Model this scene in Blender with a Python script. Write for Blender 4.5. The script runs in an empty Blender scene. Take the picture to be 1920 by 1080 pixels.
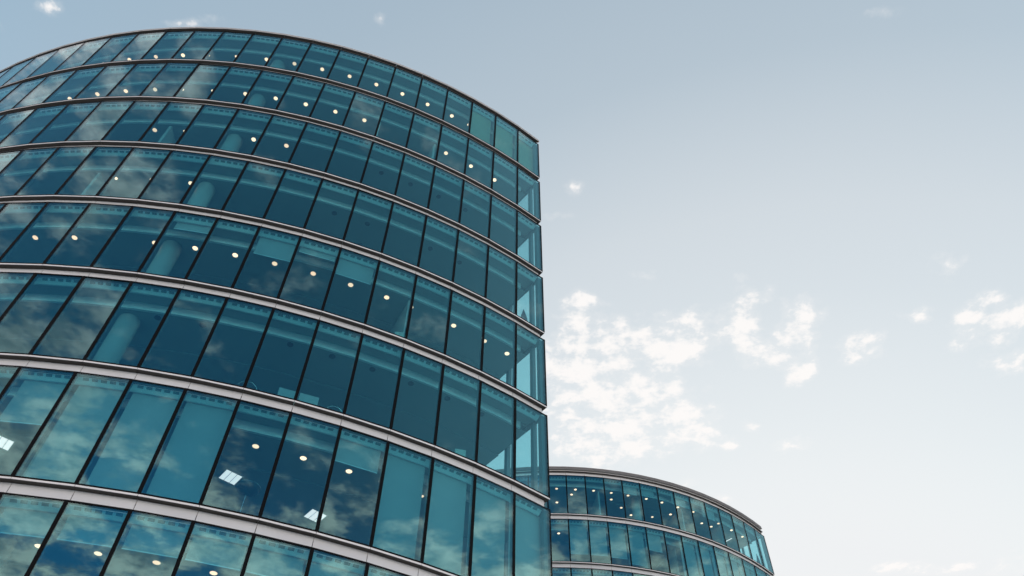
import bpy, bmesh, math, random
from mathutils import Matrix, Vector
R_ = math.radians
random.seed(7)
scene = bpy.context.scene
COL = scene.collection
EYE = 1.6                       # eye height; the plan below is measured from the eye point

# ------------------------------------------------------------------ helpers
class MB:
    """collects faces, linked as ONE mesh object"""
    def __init__(s): s.v = []; s.f = []; s.m = []
    def face(s, pts, mat=0):
        n = len(s.v); s.v += [tuple(p) for p in pts]; s.f.append(tuple(range(n, n + len(pts)))); s.m.append(mat)
    def hexa(s, b, t, mat=0):
        """b, t: four bottom and four top points in the same order (counter-clockwise from above)"""
        n = len(s.v); s.v += [tuple(p) for p in b] + [tuple(p) for p in t]
        for q in ((3, 2, 1, 0), (4, 5, 6, 7), (0, 1, 5, 4), (1, 2, 6, 5), (2, 3, 7, 6), (3, 0, 4, 7)):
            s.f.append(tuple(n + i for i in q)); s.m.append(mat)
    def box(s, x0, x1, y0, y1, z0, z1, mat=0, M=None):
        b = [(x0, y0, z0), (x1, y0, z0), (x1, y1, z0), (x0, y1, z0)]
        t = [(x, y, z1) for x, y, _ in b]
        if M is not None:
            b = [M @ Vector(p) for p in b]; t = [M @ Vector(p) for p in t]
        s.hexa(b, t, mat)
    def lathe(s, prof, n=20, o=(0, 0, 0), mats=None, M=None):
        k = len(s.v); m = len(prof)
        for i in range(n):
            a = 2 * math.pi * i / n
            for r, z in prof:
                p = Vector((r * math.cos(a), r * math.sin(a), z))
                if M is not None: p = M @ p
                s.v.append((p.x + o[0], p.y + o[1], p.z + o[2]))
        for i in range(n):
            j = (i + 1) % n
            for q in range(m - 1):
                s.f.append((k + i * m + q, k + j * m + q, k + j * m + q + 1, k + i * m + q + 1)); s.m.append(mats[q] if mats else 0)
        return s
    def tube(s, pts, r, n=8, mat=0):
        k = len(s.v); P = [Vector(p) for p in pts]
        for i, p in enumerate(P):
            t = (P[min(i + 1, len(P) - 1)] - P[max(i - 1, 0)]).normalized()
            a = t.cross(Vector((0, 0, 1)) if abs(t.z) < .9 else Vector((1, 0, 0))).normalized(); b = t.cross(a)
            for j in range(n):
                w = 2 * math.pi * j / n
                s.v.append(tuple(p + a * (r * math.cos(w)) + b * (r * math.sin(w))))
        for i in range(len(P) - 1):
            for j in range(n):
                s.f.append((k + i * n + j, k + i * n + (j + 1) % n, k + (i + 1) * n + (j + 1) % n, k + (i + 1) * n + j)); s.m.append(mat)
        s.f.append(tuple(k + j for j in range(n))[::-1]); s.m.append(mat)
        s.f.append(tuple(k + (len(P) - 1) * n + j for j in range(n))); s.m.append(mat)
    def mesh(s, name, mats, smooth=False):
        me = bpy.data.meshes.new(name); me.from_pydata(s.v, [], s.f)
        for m in mats: me.materials.append(m)
        for p, i in zip(me.polygons, s.m): p.material_index = i; p.use_smooth = smooth
        bm = bmesh.new(); bm.from_mesh(me)
        bmesh.ops.recalc_face_normals(bm, faces=bm.faces); bm.to_mesh(me); bm.free()
        return me
    def build(s, name, mats, parent=None, smooth=False):
        return link(name, s.mesh(name, mats if isinstance(mats, (list, tuple)) else [mats], smooth), parent)

def link(name, me, parent=None, loc=None, rz=None):
    o = bpy.data.objects.new(name, me); COL.objects.link(o)
    if parent is not None: o.parent = parent
    if loc is not None: o.location = loc
    if rz is not None: o.rotation_euler = (0, 0, rz)
    return o
def tag(o, label=None, cat=None, group=None, kind=None):
    if label: o['label'] = label
    if cat: o['category'] = cat
    if group: o['group'] = group
    if kind: o['kind'] = kind
    return o
def empty(name, loc, label, cat, group=None, rz=0):
    o = bpy.data.objects.new(name, None); COL.objects.link(o); o.location = loc; o.rotation_euler = (0, 0, rz)
    o.empty_display_size = .3
    return tag(o, label, cat, group)

# ------------------------------------------------------------------ materials
def mat(name, col, rough=.6, metal=0., spec=.5, vary=0., vscale=3., bump=0., emit=None, estr=0.):
    m = bpy.data.materials.new(name); m.use_nodes = True
    nt = m.node_tree; b = nt.nodes['Principled BSDF']
    b.inputs['Base Color'].default_value = (*col, 1); b.inputs['Roughness'].default_value = rough
    b.inputs['Metallic'].default_value = metal; b.inputs['Specular IOR Level'].default_value = spec
    if emit: b.inputs['Emission Color'].default_value = (*emit, 1); b.inputs['Emission Strength'].default_value = estr
    if vary or bump:
        tc = nt.nodes.new('ShaderNodeTexCoord'); nz = nt.nodes.new('ShaderNodeTexNoise')
        nz.inputs['Scale'].default_value = vscale; nz.inputs['Detail'].default_value = 6
        nt.links.new(tc.outputs['Object'], nz.inputs['Vector'])
        if vary:
            mp = nt.nodes.new('ShaderNodeMapRange'); mp.inputs['From Min'].default_value = .3; mp.inputs['From Max'].default_value = .7
            mp.inputs['To Min'].default_value = 1 - vary; mp.inputs['To Max'].default_value = 1 + vary
            nt.links.new(nz.outputs['Fac'], mp.inputs['Value'])
            mx = nt.nodes.new('ShaderNodeVectorMath'); mx.operation = 'SCALE'; mx.inputs[0].default_value = col
            nt.links.new(mp.outputs['Result'], mx.inputs['Scale']); nt.links.new(mx.outputs['Vector'], b.inputs['Base Color'])
        if bump:
            bp = nt.nodes.new('ShaderNodeBump'); bp.inputs['Strength'].default_value = bump; bp.inputs['Distance'].default_value = .02
            nt.links.new(nz.outputs['Fac'], bp.inputs['Height']); nt.links.new(bp.outputs['Normal'], b.inputs['Normal'])
    return m

def glass(name, trans, refl, ior, wave=.0):
    """coated glazing: tinted transmission, Fresnel mirror with a faint waviness of the sheet"""
    m = bpy.data.materials.new(name); m.use_nodes = True
    nt = m.node_tree; nt.nodes.clear(); N = nt.nodes.new; L = nt.links.new
    out = N('ShaderNodeOutputMaterial'); mix = N('ShaderNodeMixShader'); tr = N('ShaderNodeBsdfTransparent'); gl = N('ShaderNodeBsdfGlossy')
    lw = N('ShaderNodeLayerWeight'); lw.inputs['Blend'].default_value = .5      # Facing = 1 - cos, the same from both sides of the sheet
    pw = N('ShaderNodeMath'); pw.operation = 'POWER'; pw.inputs[1].default_value = 5.; L(lw.outputs['Facing'], pw.inputs[0])
    F0 = ((ior - 1) / (ior + 1)) ** 2
    fr = N('ShaderNodeMath'); fr.operation = 'MULTIPLY_ADD'; fr.inputs[1].default_value = 1 - F0; fr.inputs[2].default_value = F0; L(pw.outputs[0], fr.inputs[0])
    tr.inputs['Color'].default_value = (*trans, 1)
    if wave:                                                                     # sheets differ slightly in tint
        ob = N('ShaderNodeObjectInfo'); vm = N('ShaderNodeMix'); vm.data_type = 'RGBA'; L(ob.outputs['Random'], vm.inputs['Factor'])
        vm.inputs[6].default_value = (trans[0] * .90, trans[1] * .955, trans[2] * .97, 1); vm.inputs[7].default_value = (trans[0] * 1.04, trans[1] * 1.02, trans[2] * 1.015, 1)
        L(vm.outputs[2], tr.inputs['Color'])
    p3 = N('ShaderNodeMath'); p3.operation = 'POWER'; p3.inputs[1].default_value = 2.6; L(lw.outputs['Facing'], p3.inputs[0])   # the mirror loses its tint at grazing angles
    tm = N('ShaderNodeMix'); tm.data_type = 'RGBA'; L(p3.outputs[0], tm.inputs['Factor']); tm.inputs[6].default_value = (*refl, 1); tm.inputs[7].default_value = (1, 1, 1, 1); L(tm.outputs[2], gl.inputs['Color'])
    gl.inputs['Roughness'].default_value = 0.0
    if wave:
        tc = N('ShaderNodeTexCoord'); nz = N('ShaderNodeTexNoise'); nz.inputs['Scale'].default_value = 1.1; nz.inputs['Detail'].default_value = 1.5
        oi = N('ShaderNodeObjectInfo'); ad = N('ShaderNodeVectorMath'); ad.operation = 'ADD'
        L(tc.outputs['Object'], ad.inputs[0])
        sc = N('ShaderNodeVectorMath'); sc.operation = 'SCALE'; sc.inputs['Scale'].default_value = 1.7; L(oi.outputs['Location'], sc.inputs[0]); L(sc.outputs['Vector'], ad.inputs[1])
        L(ad.outputs['Vector'], nz.inputs['Vector'])
        bp = N('ShaderNodeBump'); bp.inputs['Strength'].default_value = 1; bp.inputs['Distance'].default_value = wave
        L(nz.outputs['Fac'], bp.inputs['Height']); L(bp.outputs['Normal'], gl.inputs['Normal'])
    L(fr.outputs[0], mix.inputs[0]); L(tr.outputs[0], mix.inputs[1]); L(gl.outputs[0], mix.inputs[2]); L(mix.outputs[0], out.inputs['Surface'])
    return m

M = {}
M['alu'] = mat('pale_aluminium_panel', (.62, .665, .705), .45, .0, .5, vary=.05, vscale=.6)
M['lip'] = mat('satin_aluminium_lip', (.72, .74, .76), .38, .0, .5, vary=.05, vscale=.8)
M['soffit'] = mat('dark_brown_soffit', (.055, .05, .045), .6, vary=.08, vscale=.9)  # underside plate of the ledge, much darker than the lip
M['louvre'] = mat('grey_louvre_blade', (.33, .33, .335), .5, vary=.05, vscale=.8)
M['joint'] = mat('dark_joint', (.02, .02, .02), .8)
M['frame'] = mat('black_frame', (.004, .005, .006), .55, 0, .06)
M['fin'] = mat('grey_mullion_fin', (.16, .18, .19), .5)
M['glass'] = glass('teal_coated_glass', (.62, .905, .93), (.54, .90, .96), 1.9, wave=.0006)
M['clear'] = glass('clear_side_glass', (.95, .96, .955), (.8, .9, .95), 1.4)
M['ceil'] = mat('shaded_white_ceiling', (.38, .40, .40), .8, vary=.04, vscale=.5)  # white paint darkened, as only bounced light reaches the ceiling
M['bulk'] = mat('daylit_white_bulkhead', (.90, .91, .90), .7, vary=.03, vscale=.7)  # the same white paint kept light where daylight falls on it
M['slot'] = mat('grille_and_shade_grey', (.21, .215, .22), .6)
M['blind'] = mat('roller_blind_fabric', (.46, .42, .42), .9, vary=.03, vscale=1.2)
M['beige'] = mat('beige_roller_blind', (.50, .39, .27), .9, vary=.03, vscale=1.2)
M['rail'] = mat('white_blind_rail', (.8, .8, .8), .4)
M['column'] = mat('white_column', (.44, .42, .41), .6, vary=.05, vscale=1.)
M['floor'] = mat('office_carpet', (.34, .345, .35), .95, vary=.1, vscale=6)
M['wall'] = mat('grey_render', (.30, .31, .32), .8, vary=.08, vscale=.4)
M['roof'] = mat('roof_membrane', (.22, .22, .22), .9, vary=.1, vscale=.5)
M['lamp'] = mat('warm_lamp', (.9, .8, .6), .5, emit=(1.15, .40, .24), estr=3.4)
_nt = M['lamp'].node_tree; _oi = _nt.nodes.new('ShaderNodeObjectInfo'); _mr = _nt.nodes.new('ShaderNodeMapRange')
_mr.inputs['To Min'].default_value = 2.4; _mr.inputs['To Max'].default_value = 4.6; _nt.links.new(_oi.outputs['Random'], _mr.inputs['Value'])
_nt.links.new(_mr.outputs[0], _nt.nodes['Principled BSDF'].inputs['Emission Strength'])
M['panel_lamp'] = mat('white_panel_lamp', (.9, .9, .85), .5, emit=(1.0, .53, .50), estr=2.1)
M['ring'] = mat('lamp_ring', (.75, .75, .75), .4)
M['off'] = mat('unlit_lamp', (.05, .05, .055), .3)
M['black'] = mat('black_plastic', (.02, .022, .025), .4)
M['dark'] = mat('dark_purple_reflection', (.06, .045, .065), .8)  # tone of the mirrored spire
M['chrome'] = mat('chrome', (.7, .7, .7), .2, 1)
M['card'] = mat('pale_card', (.62, .60, .55), .8)
M['screen'] = mat('pale_partition', (.50, .47, .46), .7)
M['glint'] = mat('orange_sun_glint', (.45, .2, .07), .4, .3)  # low sun's orange glint put into the base colour
M['ground'] = mat('paving', (.34, .33, .315), .85, vary=.25, vscale=.35, bump=.2)

# ------------------------------------------------------------------ the two round buildings
ORD = ['top', 'second', 'third', 'fourth', 'fifth', 'sixth', 'seventh', 'eighth', 'ninth', 'tenth']
NUM = ['first', 'second', 'third', 'fourth', 'fifth', 'sixth', 'seventh', 'eighth', 'ninth', 'tenth', 'eleventh', 'twelfth',
       'thirteenth', 'fourteenth', 'fifteenth', 'sixteenth', 'seventeenth', 'eighteenth', 'nineteenth', 'twentieth',
       'twenty-first', 'twenty-second', 'twenty-third', 'twenty-fourth', 'twenty-fifth']
# camera numbers (also used below to rank which windows show largest)
FPX, PITCH, ROLL = 1513.04, 0.900542, -0.01646
def project(x, y, z):
    z -= EYE
    yc = y * math.cos(PITCH) + z * math.sin(PITCH); zc = -y * math.sin(PITCH) + z * math.cos(PITCH)
    if yc <= .1: return None
    U = FPX * x / yc; V = FPX * zc / yc; c, s = math.cos(ROLL), math.sin(ROLL)
    return 960 + c * U - s * V, 540 - (s * U + c * V)

class Tower:
    def __init__(s, C, R, th0, st, nb, lips, head, depth, dp, name, label, near):
        """C centre, R radius, th0 corner angle, st step per bay, nb bays, lips: heights of the ledge tops from the roof down"""
        s.C, s.R, s.th0, s.st, s.nb, s.z, s.g, s.depth = C, R, th0, st, nb, lips, head, depth
        s.d0, s.d1, s.d2, s.drop = dp; s.near = near
        s.root = empty(name, (C[0], C[1], 0), label, 'building')
        s.bmin = .16
    def p(s, d, b, z=None):
        a = s.th0 - b * s.st; r = s.R - d
        q = (s.C[0] + r * math.cos(a), s.C[1] + r * math.sin(a))
        return q if z is None else (q[0], q[1], z)
    def loc(s, d, b, z):            # relative to the root, for parts built in the root's space
        x, y = s.p(d, b); return (x - s.C[0], y - s.C[1], z)
    def ang(s, b): return s.th0 - b * s.st        # outward direction at bay position b
    def bays(s, lo, hi):
        k = [lo] + [i for i in range(math.ceil(lo + 1e-6), math.floor(hi - 1e-6) + 1)] + [hi]
        return list(zip(k[:-1], k[1:]))
    def ring(s, mb, d0, d1, z0, z1, lo=None, hi=None, mat=0, gap=0.):
        """a curved bar between inset d0 and d1, faceted at the mullions, with an open joint of width gap at each"""
        lo = 0 if lo is None else lo; hi = s.nb if hi is None else hi
        e = gap / 2 / (s.R * s.st)
        for a, b in s.bays(lo, hi):
            a2, b2 = a + e, b - e
            mb.hexa([s.loc(d0, a2, z0), s.loc(d1, a2, z0), s.loc(d1, b2, z0), s.loc(d0, b2, z0)],
                    [s.loc(d0, a2, z1), s.loc(d1, a2, z1), s.loc(d1, b2, z1), s.loc(d0, b2, z1)], mat)
    def slope(s, mb, da, za, db, zb, th, lo, hi, mat=0):
        """a curved strip leaning from (inset da, height za) to (db, zb)"""
        for a, b in s.bays(lo, hi):
            mb.hexa([s.loc(da, a, za), s.loc(db, a, zb), s.loc(db, b, zb), s.loc(da, b, za)],
                    [s.loc(da + th, a, za + th), s.loc(db + th, a, zb + th), s.loc(db + th, b, zb + th), s.loc(da + th, b, za + th)], mat)
    def side(s, mb, t0, t1, n0, n1, z0, z1, mat=0, b=0):
        """a straight bar along the radial end wall: t inward along the wall, n outward from the wall's plane"""
        a = s.ang(b); sg = 1 if b == 0 else -1
        e = Vector((-math.cos(a), -math.sin(a), 0)); n = Vector((-math.sin(a), math.cos(a), 0)) * sg
        P = Vector(s.loc(0, b, 0))
        q = [P + e * t0 + n * n0, P + e * t1 + n * n0, P + e * t1 + n * n1, P + e * t0 + n * n1]
        mb.hexa([(v.x, v.y, z0) for v in q], [(v.x, v.y, z1) for v in q], mat)

    def shell(s, grille=True):
        nf = len(s.z) - 1; D = s.depth; LIP = .052; REC = .172
        for k, zl in enumerate(s.z):
            # ledge: a thin projecting lip in bay-long pieces, turned round the corner
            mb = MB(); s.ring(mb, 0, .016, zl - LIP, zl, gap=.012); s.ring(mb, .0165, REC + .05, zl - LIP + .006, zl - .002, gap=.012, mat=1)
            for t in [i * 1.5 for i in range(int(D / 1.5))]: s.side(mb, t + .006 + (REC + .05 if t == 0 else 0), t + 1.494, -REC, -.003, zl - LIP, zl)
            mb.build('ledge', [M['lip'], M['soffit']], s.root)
            if k < nf + 1:
                mb = MB(); s.ring(mb, REC, REC + .03, zl - s.g + .03, zl - LIP, gap=.018, lo=.075)
                s.ring(mb, REC + .035, REC + .06, zl - s.g + .03, zl - LIP, lo=.09, mat=1)
                for t in [i * 1.5 for i in range(int(D / 1.5))]:
                    s.side(mb, t + .005 + (REC + .03 if t == 0 else 0), t + 1.495, -REC - .03, -REC, zl - s.g + .03, zl - LIP)
                mb.build('spandrel_panel', [M['alu'], M['joint']], s.root)
            # slab, ceiling and bulkhead of the storey under this ledge
            zp = zl - s.g - .05; zc = zp - s.drop
            mb = MB(); s.ring(mb, .18, D - .3, zl - .15, zl - .03, lo=s.bmin, hi=s.nb - .2)
            mb.build('floor_slab', [M['floor']], s.root)
            mb = MB()
            dp = s.d1 - .13; zq = zp - .12                                                            # lower edge of the leaning pelmet
            s.slope(mb, s.d0, zp + .005, dp, zq, .012, s.bmin, s.nb - .2, 1)                          # pale pelmet along the glass
            s.ring(mb, dp + .014, dp + .05, zq + .004, zq + .02, lo=s.bmin, hi=s.nb - .2, mat=1)
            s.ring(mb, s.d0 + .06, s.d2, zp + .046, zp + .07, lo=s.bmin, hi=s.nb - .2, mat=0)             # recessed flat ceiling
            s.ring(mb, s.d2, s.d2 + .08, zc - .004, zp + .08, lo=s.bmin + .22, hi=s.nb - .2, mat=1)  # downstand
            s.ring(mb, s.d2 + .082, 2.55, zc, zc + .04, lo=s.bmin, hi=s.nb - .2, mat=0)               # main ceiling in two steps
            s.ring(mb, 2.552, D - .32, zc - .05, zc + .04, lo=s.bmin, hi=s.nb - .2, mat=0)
            s.ring(mb, s.d2, s.d2 + .08, zp + .006, zp + .04, lo=s.bmin, hi=s.bmin + .218, mat=0)
            s.ring(mb, .06, s.d0 - .032, zp + .004, zp + .03, lo=s.bmin, hi=s.nb - .2, mat=2)          # dark strip painted in for the shade behind the glass head
            if grille:                                                                               # slots of the air grilles, five to a bay
                for b in range(s.nb):
                    for j in range(5):
                        c = b + .17 + j * .165
                        if c < s.bmin + .1: continue
                        for q in range(3):
                            f0 = .06 + q * .14; f1 = f0 + .10
                            L_ = lambda f: (s.d0 + (dp - s.d0) * f - .003, zp + .005 + (zq - zp - .005) * f - .003)
                            (xa, ya), (xb, yb) = L_(f0), L_(f1)
                            s.slope(mb, xa, ya, xb, yb, .002, c - .055, c + .055, 2)
            mb.build('ceiling', [M['ceil'], M['bulk'], M['slot']], s.root)
        # walls that close the back and the far end
        mb = MB(); zt, zb = s.z[0] - .06, 0
        s.ring(mb, D, D + .3, zb, zt); mb.build('rear_wall', [M['wall']], s.root)
        mb = MB(); s.side(mb, .2, D, -.3, -.12, zb, zt, b=s.nb); mb.build('end_wall', [M['wall']], s.root)
        # roof
        mb = MB(); s.ring(mb, .16, D, s.z[0] - .14, s.z[0] - .01, mat=0); mb.build('roof', [M['roof']], s.root)
        # base storey down to the ground
        mb = MB(); s.ring(mb, .11, .4, 0, s.z[-1] - s.g, lo=.1); s.side(mb, .5, D, -.4, -.13, 0, s.z[-1] - s.g)
        mb.build('base_wall', [M['wall']], s.root)
        # radial end wall: glazed, with its own deep mullions
        for k in range(nf):
            z1 = s.z[k] - s.g - .05; z0 = s.z[k + 1]
            fr = MB()
            s.side(fr, .12, .30, -.20, -.02, z0, z1 + .08)                                           # pale corner jamb
            t = .56
            while t < D - .5:
                s.side(fr, t, t + .16, -.20, -.03, z0 + .002, z1 + .08); t += 1.5
            s.side(fr, .30, D - .3, -.2, -.03, z1, z1 + .075)
            s.side(fr, .30, D - .3, -.2, -.03, z0 + .003, z0 + .06)
            f = fr.build('end_window', [M['fin']], s.root)
            gl = MB(); s.side(gl, .305, D - .3, -.09, -.07, z0 + .062, z1 - .002); gl.build('pane', [M['clear']], f)
        if nf:
            mb = MB()
            for k in range(nf):                                                                    # black outer corner post
                s.side(mb, .002, .115, -.05, -.004, s.z[k + 1] + .001, s.z[k] - s.g + .02)
            mb.build('corner_post', [M['frame']], s.root)

    def windows(s, blinds, budget=96):
        nf = len(s.z) - 1; ch = 2 * s.R * math.sin(s.st / 2)
        FW = .048; TOP = .05; BOT = .05; DEP = .15
        rc = s.R * math.cos(s.st / 2)
        items = []
        for k in range(nf):
            for b in range(s.nb):
                zt = s.z[k] - s.g; zb = s.z[k + 1]
                pts = [project(*s.p(0, b + i), z) for i, z in ((0, zb), (1, zb), (1, zt), (0, zt))]
                area = 0
                if all(pts):
                    pts = [(min(max(x, 0), 1920), min(max(y, 0), 1080)) for x, y in pts]
                    area = sum(pts[i][0] * pts[(i + 1) % 4][1] - pts[(i + 1) % 4][0] * pts[i][1] for i in range(4)) / 2
                    area = abs(area)
                if (k, b) in blinds: area += 1e5 if area > 5 else 0
                items.append((area, k, b))
        items.sort(reverse=True)
        own = {(k, b) for a, k, b in items[:budget] if a > 5}
        hts = s.z[0] - s.g - s.z[1]
        def frame_mb(mb, T, h):
            w = ch / 2 - .0006
            for x0, x1 in ((-w, -w + FW), (w - FW, w)):
                mb.box(x0, x1, -.045, .004, .001, h, 0, T)
                mb.box(x0 + (.012 if x0 < 0 else 0), x1 - (.012 if x1 > 0 else 0), -DEP, -.046, .001, h - .002, 1, T)
            mb.box(-w + FW + .001, w - FW - .001, -.04, .0035, h - TOP, h - .001, 0, T)
            mb.box(-w + FW + .001, w - FW - .001, -.04, .0035, .002, BOT, 0, T)
        def pane_mb(mb, T, h):
            w = ch / 2 - FW - .0006
            mb.box(-w, w, -.028, -.004, BOT + .0005, h - TOP - .0005, 0, T)
        base_f, base_p = MB(), MB(); frame_mb(base_f, None, hts); pane_mb(base_p, None, hts)
        fme = base_f.mesh('window', [M['frame'], M['fin']]); pme = base_p.mesh('pane', [M['glass']])
        rest_f, rest_p = MB(), MB(); rnd = random.Random(3)
        for k in range(nf):
            for b in range(s.nb):
                a = s.ang(b + .5); x, y = rc * math.cos(a), rc * math.sin(a); rz = a - math.pi / 2; zb = s.z[k + 1]
                tilt = (rnd.gauss(0, R_(.10)), 0, rnd.gauss(0, R_(.14)))
                if (k, b) in own:
                    w = link('window', fme, s.root, (x, y, zb), rz)
                    g = link('pane', pme, w); g.rotation_euler = tilt
                    if (k, b) in blinds:
                        s.blind(w, blinds[(k, b)], hts, ch)
                else:
                    T = Matrix.Translation((x, y, zb)) @ Matrix.Rotation(rz, 4, 'Z')
                    frame_mb(rest_f, T, hts); pane_mb(rest_p, T @ Matrix.Rotation(tilt[2], 4, 'Z') @ Matrix.Rotation(tilt[0], 4, 'X'), hts)
        if rest_f.f:
            o = rest_f.build('window', [M['frame'], M['fin']], s.root); o['kind'] = 'stuff'
            q = rest_p.build('pane', [M['glass']], o); q['kind'] = 'stuff'
    def blind(s, win, spec, h, ch):
        frac, kind = spec if isinstance(spec, tuple) else (spec, 'blind')
        mb = MB(); w = ch / 2 - .085; y = -(s.d1 - .06); zt = h - .12; zb = zt - frac * (h - .16)
        mb.box(-w, w, y - .006, y - .002, zb, zt)
        mb.box(-w, w, y - .014, y + .006, zb - .03, zb - .001, 1)
        mb.build('blind', [M[kind], M['rail']], win)

    def column(s, b, d, r, floors):
        for k in floors:
            zc = s.z[k] - s.g - .05 - s.drop; z0 = s.z[k + 1] - .02
            x, y, _ = s.loc(d, b, 0); mb = MB()
            mb.lathe([(0, z0), (r, z0), (r, zc - .06), (r - .02, zc - .05), (r - .02, zc - .004), (0, zc - .004)], 40, (x, y, 0))
            mb.build('column', [M['column']], s.root, smooth=True)

FH = 4.1363
near = Tower((-16.2576, 43.6723), 27.8870, R_(-50.775), R_(3.0847), 29, [41.4617 + EYE - FH * k for k in range(10)], .455, 13.,
             (.15, .44, .87, .27), 'office_building', 'large round teal glass office building filling the left of the view', True)
near.shell()
near_blinds = {(6, 0): 1., (6, 1): 1., (6, 2): 1., (6, 3): 1., (6, 4): .24, (6, 7): 1., (6, 8): 1., (6, 9): 1., (6, 10): .44,
               (4, 5): .27, (4, 6): .09, (4, 7): .29, (4, 9): .12, (0, 0): (1., 'beige'), (0, 1): (1., 'beige'), (0, 2): (1., 'beige')}
for b in range(3, 12): near_blinds[(7, b)] = .20
near.windows(near_blinds, 97)
near.column(10.1, 1.42, .35, range(0, 8))

far = Tower((4.0453, 76.2232), 24.5640, R_(-43.08), R_(3.5177), 27, [41.7297 + EYE - FH * k for k in range(5)], .465, 12.,
            (.24, .58, 1.02, .26), 'office_building', 'smaller round glass office building standing behind at lower right', False)
far.shell()
far_blinds = {(1, 12): .72, (1, 11): .72, (1, 10): .74, (1, 9): .84, (1, 8): .42, (1, 6): .86, (1, 5): .92, (1, 4): 1., (1, 3): 1., (1, 2): 1.,
              (1, 1): 1., (1, 0): 1., (2, 12): .3, (2, 11): 1., (2, 8): 1., (2, 7): .6, (0, 4): .26, (0, 6): .2, (0, 8): .18, (0, 9): .2}
far.windows(far_blinds, 70)
far.column(8.85, 1.62, .34, range(0, 4))
# radial partition walls of the offices
def partition(t, k, b, d0=1.0, d1=7.):
    zc = t.z[k] - t.g - .05 - t.drop; mb = MB(); w = .06 / 1.5
    t.ring(mb, d0, d1, t.z[k + 1] - .028, zc - .052, lo=b - w, hi=b + w); mb.build('partition_wall', [M['screen']], t.root)
for k, b in ((1, 5.96), (1, 3.94), (2, 12.02), (3, 13.02), (4, 3.86)): partition(near, k, b)
for k, b in ((0, 11.1), (0, 5.96), (0, 3.02), (1, 6.9), (2, 9.96)): partition(far, k, b, 1.3)
# layered louvre rings above the far building's top ledge
for i in range(4):
    mb = MB(); far.ring(mb, -.16 + .02 * i, .22, far.z[0] + .03 + .085 * i, far.z[0] + .055 + .085 * i, lo=.22)
    mb.build('roof_louvre', [M['louvre']], far.root)
mb = MB(); far.ring(mb, .8, 1., far.z[0] - .02, far.z[0] + .22, lo=.6); mb.build('roof_upstand', [M['wall']], far.root)
mb = MB(); near.ring(mb, -.03, .15, near.z[0] + .002, near.z[0] + .035, gap=.01); mb.build('roof_coping', [M['lip']], near.root)
mb = MB(); near.side(mb, .0, .12, .001, .05, near.z[0] - .05, near.z[0] + .03); mb.build('gutter_end_glint', [M['glint']], near.root)  # small block coloured as the sun's glint on the gutter's end

# ------------------------------------------------------------------ ceiling lights (each its own thing)
def light_mesh(name, r, lit):
    mb = MB(); mb.lathe([(0, -.004), (r * .86, -.004), (r * .9, -.012), (r, -.012), (r, -.001)], 20, mats=[0, 1, 1, 1])
    return mb.mesh(name, [M['lamp'] if lit else M['off'], M['ring'] if lit else M['off']])
LM = light_mesh('ceiling_light', .114, True); LMS = light_mesh('ceiling_light', .075, True); LMO = light_mesh('ceiling_light', .11, False)
def down(t, k, b, d, me, word, where):
    zc = t.z[k] - t.g - .05 - t.drop - (.05 if d > 2.5 else 0)
    o = link('ceiling_light', me, None, t.p(d, b, zc))
    fl = 'top floor' if k == 0 else ORD[k] + ' floor down'
    tag(o, f'{word} round ceiling light on {fl} of {where} building, {NUM[int(b)]} bay from corner', 'ceiling light',
        f'round ceiling lights in the {where} building')
    return o
lit = {0: (1.18, [4, 3, 5, 6, 7, 8, 9, 10, 13, 14, 15, 16], [11, 12, 2]), 1: (1.21, [1, 2, 3, 6, 7, 8, 9, 10, 13, 14, 15, 16], [11, 12, 17]),
       2: (1.25, [8, 9, 12], [11]), 3: (1.28, [10], [11, 12]), 4: (1.33, [0, 1, 2, 4, 5, 6, 7, 8, 9, 10, 12, 13], [11, 3]),
       6: (1.51, [4, 5, 6], [0, 2, 3, 8, 9]), 7: (1.64, [6, 7, 8, 9], [])}
for k, (d, big, small) in lit.items():
    for b in big: down(near, k, b + (.40 + .014 * b if b else .62), d, LM, 'lit', 'near')
    for b in small: down(near, k, b + (.64 if b > 5 else .72), d, LMS, 'small lit', 'near')
dim = {2: (1.25, [2, 3, 4, 5]), 3: (1.3, [2, 3, 5, 6]), 5: (1.15, [1, 2, 3, 4, 5, 6, 8, 9])}
for k, (d, bs) in dim.items():
    for b in bs: down(near, k, b + .46, d, LMO, 'dark unlit', 'near')
LF = light_mesh('ceiling_light', .125, True)
FB = [(13.47, 1.36), (13.4, 3.08), (12.57, 2.06), (12.4, 1.39), (11.36, 1.37), (10.33, 1.39), (10.16, 2.22), (9.34, 3.0), (9.33, 1.39),
      (8.47, 3.69), (8.22, 1.35), (7.11, 3.29), (7.24, 1.32), (6.19, 2.4), (6.18, 1.32), (4.95, 2.99), (5.15, 1.23), (4.01, 2.06), (3.31, 1.94), (3.19, 1.27), (2.11, 1.22), (1.12, 1.17)]
for b, d in FB:
    o = down(far, 0, b, d, LF, 'lit', 'far')
    n = sum(1 for c, e in FB if int(c) == int(b))
    if n > 1:
        ds = sorted(e for c, e in FB if int(c) == int(b)); w = ['nearest the glass', 'farther inside', 'deepest inside'][ds.index(d)]
        o['label'] = f'lit round light on far building top floor, {NUM[int(b)]} bay from corner, {w}'
for b in (13.45,): down(far, 1, b, 1.43, LF, 'lit', 'far')

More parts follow.
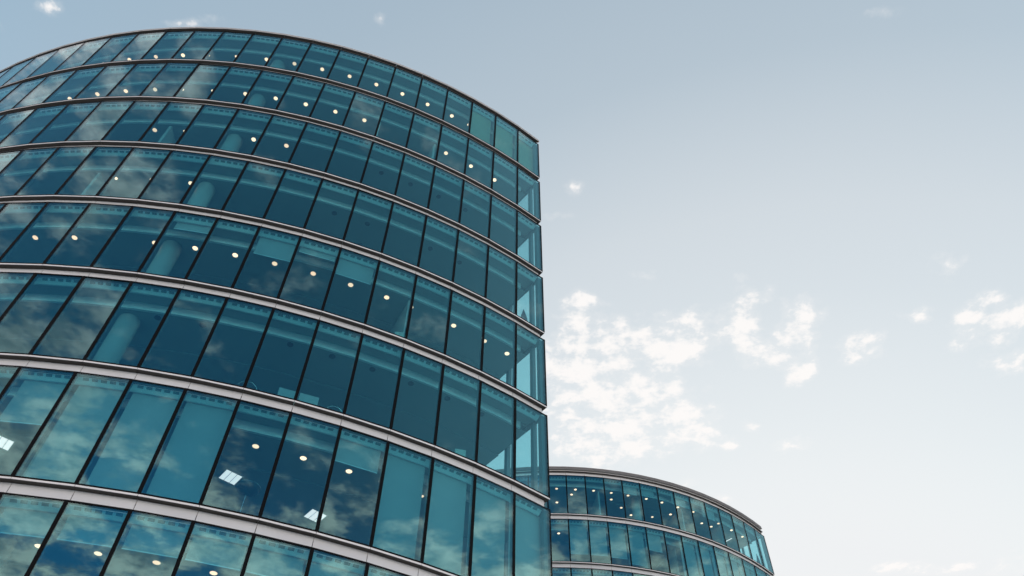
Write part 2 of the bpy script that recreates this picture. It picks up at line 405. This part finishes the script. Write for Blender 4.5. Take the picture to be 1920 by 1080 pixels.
def panel_light(t, k, b, d, turn, label):
    zc = t.z[k] - t.g - .10 - t.drop
    r = empty('panel_light', t.p(d, b, zc), label, 'ceiling light', 'square panel lights in the near building', rz=turn)
    f = MB(); w = .29
    for x0, x1, y0, y1 in ((-w, w, -w, -w + .025), (-w, w, w - .025, w), (-w, -w + .025, -w + .026, w - .026), (w - .025, w, -w + .026, w - .026),
                           (-.105, -.09, -w + .026, w - .026), (.09, .105, -w + .026, w - .026)):
        f.box(x0, x1, y0, y1, -.02, -.001)
    f.build('frame', [M['ring']], r)
    for x0, x1 in ((-w + .027, -.107), (-.088, .088), (.107, w - .027)):
        q = MB(); q.box(x0, x1, -w + .027, w - .027, -.014, -.002); q.build('diffuser', [M['panel_lamp']], r)
panel_light(near, 6, 6.86, 3.16, R_(40), 'square white panel light seen between the round lights and the floor lamp')
panel_light(near, 6, 4.65, 4.07, R_(40), 'square white panel light cut by the mullion right of the blind-free bays')
panel_light(near, 6, 11.85, 2.89, R_(40), 'square white panel light cut off by the left picture edge')
r = empty('tube_light', far.p(2.34, 1.48, far.z[0] - far.g - .05 - far.drop), 'short white tube light on the far building top floor near its corner', 'ceiling light', rz=far.ang(1.5))
mb = MB(); mb.box(-.45, .45, -.05, .05, -.03, -.002); mb.build('housing', [M['ring']], r)
mb = MB(); mb.box(-.43, .43, -.035, .035, -.045, -.031); mb.build('tube', [M['panel_lamp']], r)

# ------------------------------------------------------------------ things standing inside
def stand(t, k, b, d): return t.p(d, b, t.z[k + 1] - .03)
# office chair
x = empty('office_chair', stand(near, 3, 5.62, .78), 'dark office chair with chrome edge standing at the fourth-floor window', 'chair', rz=near.ang(5.6) + R_(60))
mb = MB(); mb.box(-.22, .22, -.05, 0, .62, 1.08); mb.build('backrest', [M['black']], x)
mb = MB(); mb.tube([(-.235, .0, .62), (-.235, .0, 1.06), (-.19, 0, 1.1), (.19, 0, 1.1), (.235, 0, 1.06), (.235, 0, .62)], .014); mb.build('back_frame', [M['chrome']], x)
mb = MB(); mb.box(-.24, .24, -.06, .42, .43, .5); mb.build('seat', [M['black']], x)
mb = MB(); mb.tube([(0, .18, .08), (0, .18, .43)], .03)
for i in range(5):
    a = i * 2 * math.pi / 5; mb.tube([(0, .18, .1), (.28 * math.cos(a), .18 + .28 * math.sin(a), .04)], .022)
mb.build('base', [M['chrome']], x)
# uplighter floor lamp
x = empty('floor_lamp', stand(near, 6, 6.35, .75), 'dark disc floor lamp under the square light of the seventh floor', 'lamp')
mb = MB(); mb.lathe([(0, 0), (.16, 0), (.16, .02), (.02, .035), (0, .035)], 24); mb.build('base', [M['black']], x)
mb = MB(); mb.tube([(0, 0, .03), (0, 0, 1.15)], .014); mb.build('pole', [M['chrome']], x)
mb = MB(); mb.lathe([(.0, 1.13), (.08, 1.15), (.27, 1.26), (.34, 1.36), (.33, 1.37), (.25, 1.29), (0, 1.20)], 36); mb.build('shade', [M['black']], x, smooth=True)
mb = MB(); mb.tube([(.34 * math.cos(a * math.pi / 16), .34 * math.sin(a * math.pi / 16), 1.372) for a in range(33)], .008); mb.build('rim', [M['chrome']], x)
# hoop lamps
def hoop(k, b, d, r, h, label):
    x = empty('hoop_lamp', stand(near, k, b, d), label, 'lamp', 'hoop lamps at the windows', rz=near.ang(b) + math.pi / 2)
    mb = MB(); mb.lathe([(0, 0), (.14, 0), (.14, .02), (0, .03)], 20); mb.build('base', [M['black']], x)
    mb = MB(); mb.tube([(0, 0, .02), (0, 0, h - r)], .012); mb.build('pole', [M['chrome']], x)
    mb = MB(); mb.tube([(r * math.cos(a * math.pi / 20), 0, h + r * math.sin(a * math.pi / 20)) for a in range(41)], .010); mb.build('hoop', [M['chrome']], x)
hoop(5, 7.0, .6, .30, .55, 'thin pale hoop lamp low in the sixth-floor window, left one')
hoop(5, 5.15, .6, .27, .50, 'thin pale hoop lamp low in the sixth-floor window right of the partition')
# desk partition
x = empty('desk_partition', stand(near, 5, 5.95, .55), 'pale two-panel desk partition behind a mullion on the sixth floor', 'partition', rz=near.ang(5.95) + math.pi / 2)
for x0 in (-.62, .02):
    mb = MB(); mb.box(x0, x0 + .6, -.02, .02, .05, .86); mb.build('panel', [M['screen']], x)
mb = MB(); mb.box(-.6, -.56, -.2, .2, 0, .05); mb.box(.56, .6, -.2, .2, 0, .05); mb.build('foot', [M['black']], x)
# boxes
def carton(k, b, d, w, h, label):
    x = empty('box', stand(near, k, b, d), label, 'box', rz=near.ang(b) + R_(70))
    mb = MB(); mb.box(-w / 2, w / 2, -w * .4, w * .4, 0, h); mb.build('body', [M['card']], x)
    mb = MB(); mb.box(-w / 2 - .006, w / 2 + .006, -w * .4 - .006, w * .4 + .006, h - .05, h + .004); mb.build('lid', [M['card']], x)
    mb = MB(); mb.box(-.05, .05, w * .4 + .007, w * .4 + .010, h * .55, h * .63); mb.build('handle', [M['black']], x)
carton(4, 4.05, .62, .34, .80, 'pale box with dark handle hole standing at the fifth-floor window')
carton(5, 2.2, .6, .36, .72, 'pale box standing at the sixth-floor window near the corner')
# pointed ornament by the corner window: solid cone stands in for a mirrored spire
def reflection(t, k, b, d, h, r, label):
    x = empty('reflection', stand(t, k, b, d), label, 'reflection')
    mb = MB(); mb.lathe([(0, 0), (r * 1.05, 0), (r * 1.05, .06), (0, .06)], 20); mb.build('plinth', [M['black']], x)
    mb = MB(); mb.lathe([(r * math.cos(u * math.pi / 24) ** .9 if u < 12 else 0, .061 + (h - .06) * (u / 12) ** .9) for u in range(13)], 24); mb.build('cone', [M['dark']], x, smooth=True)
reflection(near, 3, .345, .74, 1.84, .24, 'dark pointed ornament modelled as a cone in the corner bay of the fourth floor')
reflection(far, 0, .42, .80, 2.08, .20, 'dark pointed ornament modelled as a cone in the corner bay of the far building')

# ------------------------------------------------------------------ ground
mb = MB(); n = 96
mb.face([(3500 * math.cos(2 * math.pi * i / n), 3500 * math.sin(2 * math.pi * i / n), 0) for i in range(n)])
tag(mb.build('ground', [M['ground']]), kind='structure')

# ------------------------------------------------------------------ sky and sun
SUN_AZ, SUN_EL = R_(20), R_(13)            # azimuth from the view direction (+Y) towards +X
sd = Vector((math.sin(SUN_AZ) * math.cos(SUN_EL), math.cos(SUN_AZ) * math.cos(SUN_EL), math.sin(SUN_EL)))
W = bpy.data.worlds.new('World'); scene.world = W; W.use_nodes = True
nt = W.node_tree; nt.nodes.clear(); N = nt.nodes.new; L = nt.links.new
def sock(v, inp):
    if isinstance(v, (int, float)): inp.default_value = v
    else: L(v, inp)
def mth(op, a, b=None, c=None, clamp=False):
    n = N('ShaderNodeMath'); n.operation = op; n.use_clamp = clamp
    for v, i in zip((a, b, c), n.inputs):
        if v is not None: sock(v, i)
    return n.outputs[0]
def sstep(x, lo, hi):
    n = N('ShaderNodeMapRange'); n.interpolation_type = 'SMOOTHSTEP'
    sock(x, n.inputs['Value']); n.inputs['From Min'].default_value = lo; n.inputs['From Max'].default_value = hi
    return n.outputs['Result']
def mixc(f, a, b):
    n = N('ShaderNodeMix'); n.data_type = 'RGBA'; sock(f, n.inputs['Factor'])
    for v, i in ((a, 6), (b, 7)):
        if isinstance(v, tuple): n.inputs[i].default_value = (*v, 1)
        else: L(v, n.inputs[i])
    return n.outputs[2]
def noise(vec, scale, detail, rough, dist=0., off=(0, 0, 0)):
    m = N('ShaderNodeMapping'); m.inputs['Location'].default_value = off; L(vec, m.inputs['Vector'])
    n = N('ShaderNodeTexNoise'); n.inputs['Scale'].default_value = scale; n.inputs['Detail'].default_value = detail
    n.inputs['Roughness'].default_value = rough; n.inputs['Distortion'].default_value = dist
    L(m.outputs[0], n.inputs['Vector']); return n.outputs['Fac']
tc = N('ShaderNodeTexCoord'); sep = N('ShaderNodeSeparateXYZ'); L(tc.outputs['Generated'], sep.inputs[0])
X, Y, Z = sep.outputs
zc = mth('MAXIMUM', Z, .06); qx = mth('DIVIDE', X, zc); qy = mth('DIVIDE', Y, zc)
cq = N('ShaderNodeCombineXYZ'); L(qx, cq.inputs[0]); L(qy, cq.inputs[1]); Q = cq.outputs[0]
sky = N('ShaderNodeTexSky'); sky.sky_type = 'NISHITA'; sky.sun_disc = False
sky.sun_elevation = SUN_EL; sky.sun_rotation = SUN_AZ; sky.air_density = 1.; sky.dust_density = 1.2; sky.ozone_density = 1.5
dt = N('ShaderNodeVectorMath'); dt.operation = 'DOT_PRODUCT'; L(tc.outputs['Generated'], dt.inputs[0]); dt.inputs[1].default_value = sd
toward = dt.outputs['Value']
K = 10.                                    # colours below are for Background strength 0.1
def kc(r, g, b): return (r * K, g * K, b * K)
# thin haze whitens the sky low down and towards the sun
rp = N('ShaderNodeValToRGB'); el = rp.color_ramp.elements
mr = N('ShaderNodeMapRange'); mr.inputs['From Min'].default_value = -1; mr.inputs['From Max'].default_value = 1; L(toward, mr.inputs['Value']); L(mr.outputs[0], rp.inputs[0])
pts = [(-1, .02), (0, .10), (.30, .27), (.47, .33), (.62, .43), (.75, .66), (.81, .70), (.89, .83), (.945, .98)]
while len(el) < len(pts): el.new(.5)
for e, (t, v) in zip(el, pts): e.position = (t + 1) / 2; e.color = (v, v, v, 1)
hz = rp.outputs['Color']; hzf = N('ShaderNodeRGBToBW'); L(hz, hzf.inputs[0]); hz = hzf.outputs[0]
bst = N('ShaderNodeVectorMath'); bst.operation = 'SCALE'; L(sky.outputs[0], bst.inputs[0])
bs = N('ShaderNodeMapRange'); L(toward, bs.inputs['Value']); bs.inputs['From Min'].default_value = .2; bs.inputs['From Max'].default_value = .75; bs.inputs['To Min'].default_value = 3.4; bs.inputs['To Max'].default_value = 1.9
L(bs.outputs[0], bst.inputs['Scale'])
tn = mixc(sstep(toward, -.5, .22), (.08, .42, .55), (.92, 1.15, 1.0))
tn = mixc(mth('MULTIPLY', sstep(Z, .66, .48), sstep(Y, .1, -.3)), tn, (.09, .53, .74))
tm = N('ShaderNodeVectorMath'); tm.operation = 'MULTIPLY'; L(bst.outputs[0], tm.inputs[0]); L(tn, tm.inputs[1])
base = mixc(hz, tm.outputs[0], kc(.863, .876, .893))
base = mixc(mth('MULTIPLY', sstep(Z, .46, .12), sstep(Y, .3, -.2)), base, kc(3.5, 3.38, 3.2))      # added glow low behind the view, unseen, to light facade and interiors
# small high puffs in front, gathered where the photograph has them
def blob(cx, cy, rx, ry, w=1.):
    a = mth('DIVIDE', mth('SUBTRACT', qx, cx), rx); b = mth('DIVIDE', mth('SUBTRACT', qy, cy), ry)
    return mth('MULTIPLY', mth('EXPONENT', mth('MULTIPLY', mth('ADD', mth('MULTIPLY', a, a), mth('MULTIPLY', b, b)), -1.)), w)
mask = None
for bl in ((0.146, 0.927, 0.084, 0.090, 0.92), (0.209, 1.015, 0.116, 0.097, 0.98), (0.268, 0.9, 0.064, 0.063, 0.90), (0.307, 0.864, 0.045, 0.048, 0.85), (0.144, 1.157, 0.082, 0.094, 0.85), (0.241, 1.14, 0.112, 0.093, 0.85), (0.294, 1.095, 0.070, 0.059, 0.80), (0.094, 0.978, 0.047, 0.122, 0.95), (0.382, 0.868, 0.031, 0.036, 0.95),
           (0.396, 0.922, 0.032, 0.045, 0.90), (0.472, 0.861, 0.038, 0.067, 1.10), (0.47, 0.932, 0.046, 0.039, 0.95), (0.499, 0.976, 0.029, 0.040, 0.95), (0.395, 0.806, 0.044, 0.030, 0.86), (0.594, 0.923, 0.051, 0.028, 1.05), (0.568, 0.894, 0.023, 0.019, 0.90), (0.656, 0.839, 0.036, 0.027, 0.78), (0.602, 0.875, 0.027, 0.019, 0.77),
           (0.524, 1.148, 0.040, 0.028, 1.10), (0.412, 1.158, 0.025, 0.019, 0.95), (0.442, 1.106, 0.020, 0.018, 0.85), (0.369, 1.137, 0.030, 0.030, 0.85), (0.761, 0.798, 0.034, 0.019, 1.00), (0.78, 0.86, 0.036, 0.038, 1.00), (0.841, 0.936, 0.051, 0.034, 1.08), (0.738, 0.838, 0.026, 0.027, 0.95), (0.821, 0.842, 0.026, 0.050, 1.00),
           (0.743, 0.89, 0.020, 0.024, 1.00), (0.674, 0.732, 0.036, 0.030, 0.93), (0.103, 0.812, 0.031, 0.022, 0.95), (0.113, 0.834, 0.028, 0.022, 0.77), (0.086, 0.605, 0.023, 0.019, 0.77), (0.061, 0.653, 0.030, 0.012, 0.76), (0.357, 0.764, 0.017, 0.018, 0.82), (0.199, 0.762, 0.040, 0.012, 0.73), (0.818, 1.549, 0.071, 0.035, 0.95),
           (0.955, 1.545, 0.083, 0.030, 0.90), (1.083, 1.521, 0.059, 0.044, 0.90), (0.443, 0.346, 0.032, 0.013, 0.79), (-0.584, 0.357, 0.021, 0.013, 0.86), (-0.388, 0.369, 0.025, 0.013, 0.77), (-0.429, 0.377, 0.028, 0.007, 0.73), (-0.171, 0.366, 0.009, 0.013, 0.71), (-0.639, 0.38, 0.034, 0.011, 0.69), (0.214, 1.273, 0.064, 0.025, 0.80),
           (0.35, 1.278, 0.032, 0.026, 0.85), (0.42, 1.318, 0.028, 0.021, 0.85)):
    g = blob(*bl); mask = g if mask is None else mth('ADD', mask, g)
mask = mth('MINIMUM', mask, 1.)
nf1 = noise(Q, 20., 4, .55, .1); nf2 = noise(Q, 55., 8, .62, .2, (2.3, .7, 1))
nfm = mth('ADD', mth('MULTIPLY', nf1, .70), mth('MULTIPLY', nf2, .30))
den = mth('SUBTRACT', nfm, mth('SUBTRACT', .71, mth('MULTIPLY', mask, .27)))
core = mth('POWER', sstep(den, -.03, .135), .9); veil = mth('MULTIPLY', sstep(den, -.12, .05), .20)
cf = mth('MULTIPLY', mth('MAXIMUM', core, veil), sstep(mask, .05, .60))
cf = mth('MULTIPLY', cf, sstep(qy, .12, .3))
col = mixc(mth('MULTIPLY', cf, .92), base, kc(1.0, .97, .95))
# larger broken cumulus behind the camera (seen mirrored in the glass)
nb1 = noise(Q, 6.5, 10, .60, .2, (3.1, 1.7, 0)); nb2 = noise(Q, 12., 8, .6, 0, (.4, 8.2, 2))
r2 = mth('SQRT', mth('ADD', mth('MULTIPLY', qx, qx), mth('MULTIPLY', qy, qy)))
cov = mth('ADD', mth('MULTIPLY', sstep(r2, 1.05, 1.7), .135), mth('MULTIPLY', sstep(qx, -.2, -.6), .09))
nbm = mth('ADD', mth('MULTIPLY', nb1, .72), mth('MULTIPLY', nb2, .28))
cb = sstep(mth('ADD', nbm, cov), .55, .69)
cb = mth('MULTIPLY', cb, sstep(qy, .25, .0))
shade = sstep(nb2, .35, .65)
lowc = sstep(Z, .66, .50); ccol = mixc(shade, kc(.74, .66, .66), mixc(lowc, kc(1.70, 1.30, 1.24), kc(2.8, 2.1, 1.72)))
col = mixc(mth('MULTIPLY', cb, .85), col, ccol)
# below the horizon: the dull far ground
col = mixc(sstep(Z, 0., -.05), col, kc(.18, .18, .18))
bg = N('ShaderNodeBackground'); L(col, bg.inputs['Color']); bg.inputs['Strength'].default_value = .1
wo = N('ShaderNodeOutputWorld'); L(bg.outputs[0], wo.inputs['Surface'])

sl = bpy.data.lights.new('sun', 'SUN'); sl.energy = 2.2; sl.angle = R_(.5); sl.color = (1, .83, .62)
so = bpy.data.objects.new('sun', sl); COL.objects.link(so); so.rotation_euler = (-sd).to_track_quat('-Z', 'Y').to_euler(); so.location = (60, 60, 60)

# ------------------------------------------------------------------ camera
c, s = math.cos(ROLL), math.sin(ROLL)
r0 = Vector((1, 0, 0)); u0 = Vector((0, -math.sin(PITCH), math.cos(PITCH))); fw = Vector((0, math.cos(PITCH), math.sin(PITCH)))
right = r0 * c - u0 * s; up = r0 * s + u0 * c
cam = bpy.data.cameras.new('camera'); cam.sensor_width = 36; cam.lens = FPX / 1920 * 36; cam.clip_start = .1; cam.clip_end = 9000
co = bpy.data.objects.new('camera', cam); COL.objects.link(co)
mw = Matrix((right, up, -fw)).transposed().to_4x4(); mw.translation = (0, 0, EYE); co.matrix_world = mw
scene.camera = co
scene.view_settings.view_transform = 'Standard'; scene.view_settings.look = 'None'
scene.view_settings.exposure = 0; scene.view_settings.gamma = 1
cy = scene.cycles
cy.max_bounces = 12; cy.transparent_max_bounces = 24; cy.diffuse_bounces = 4; cy.glossy_bounces = 6
cy.use_denoising = True
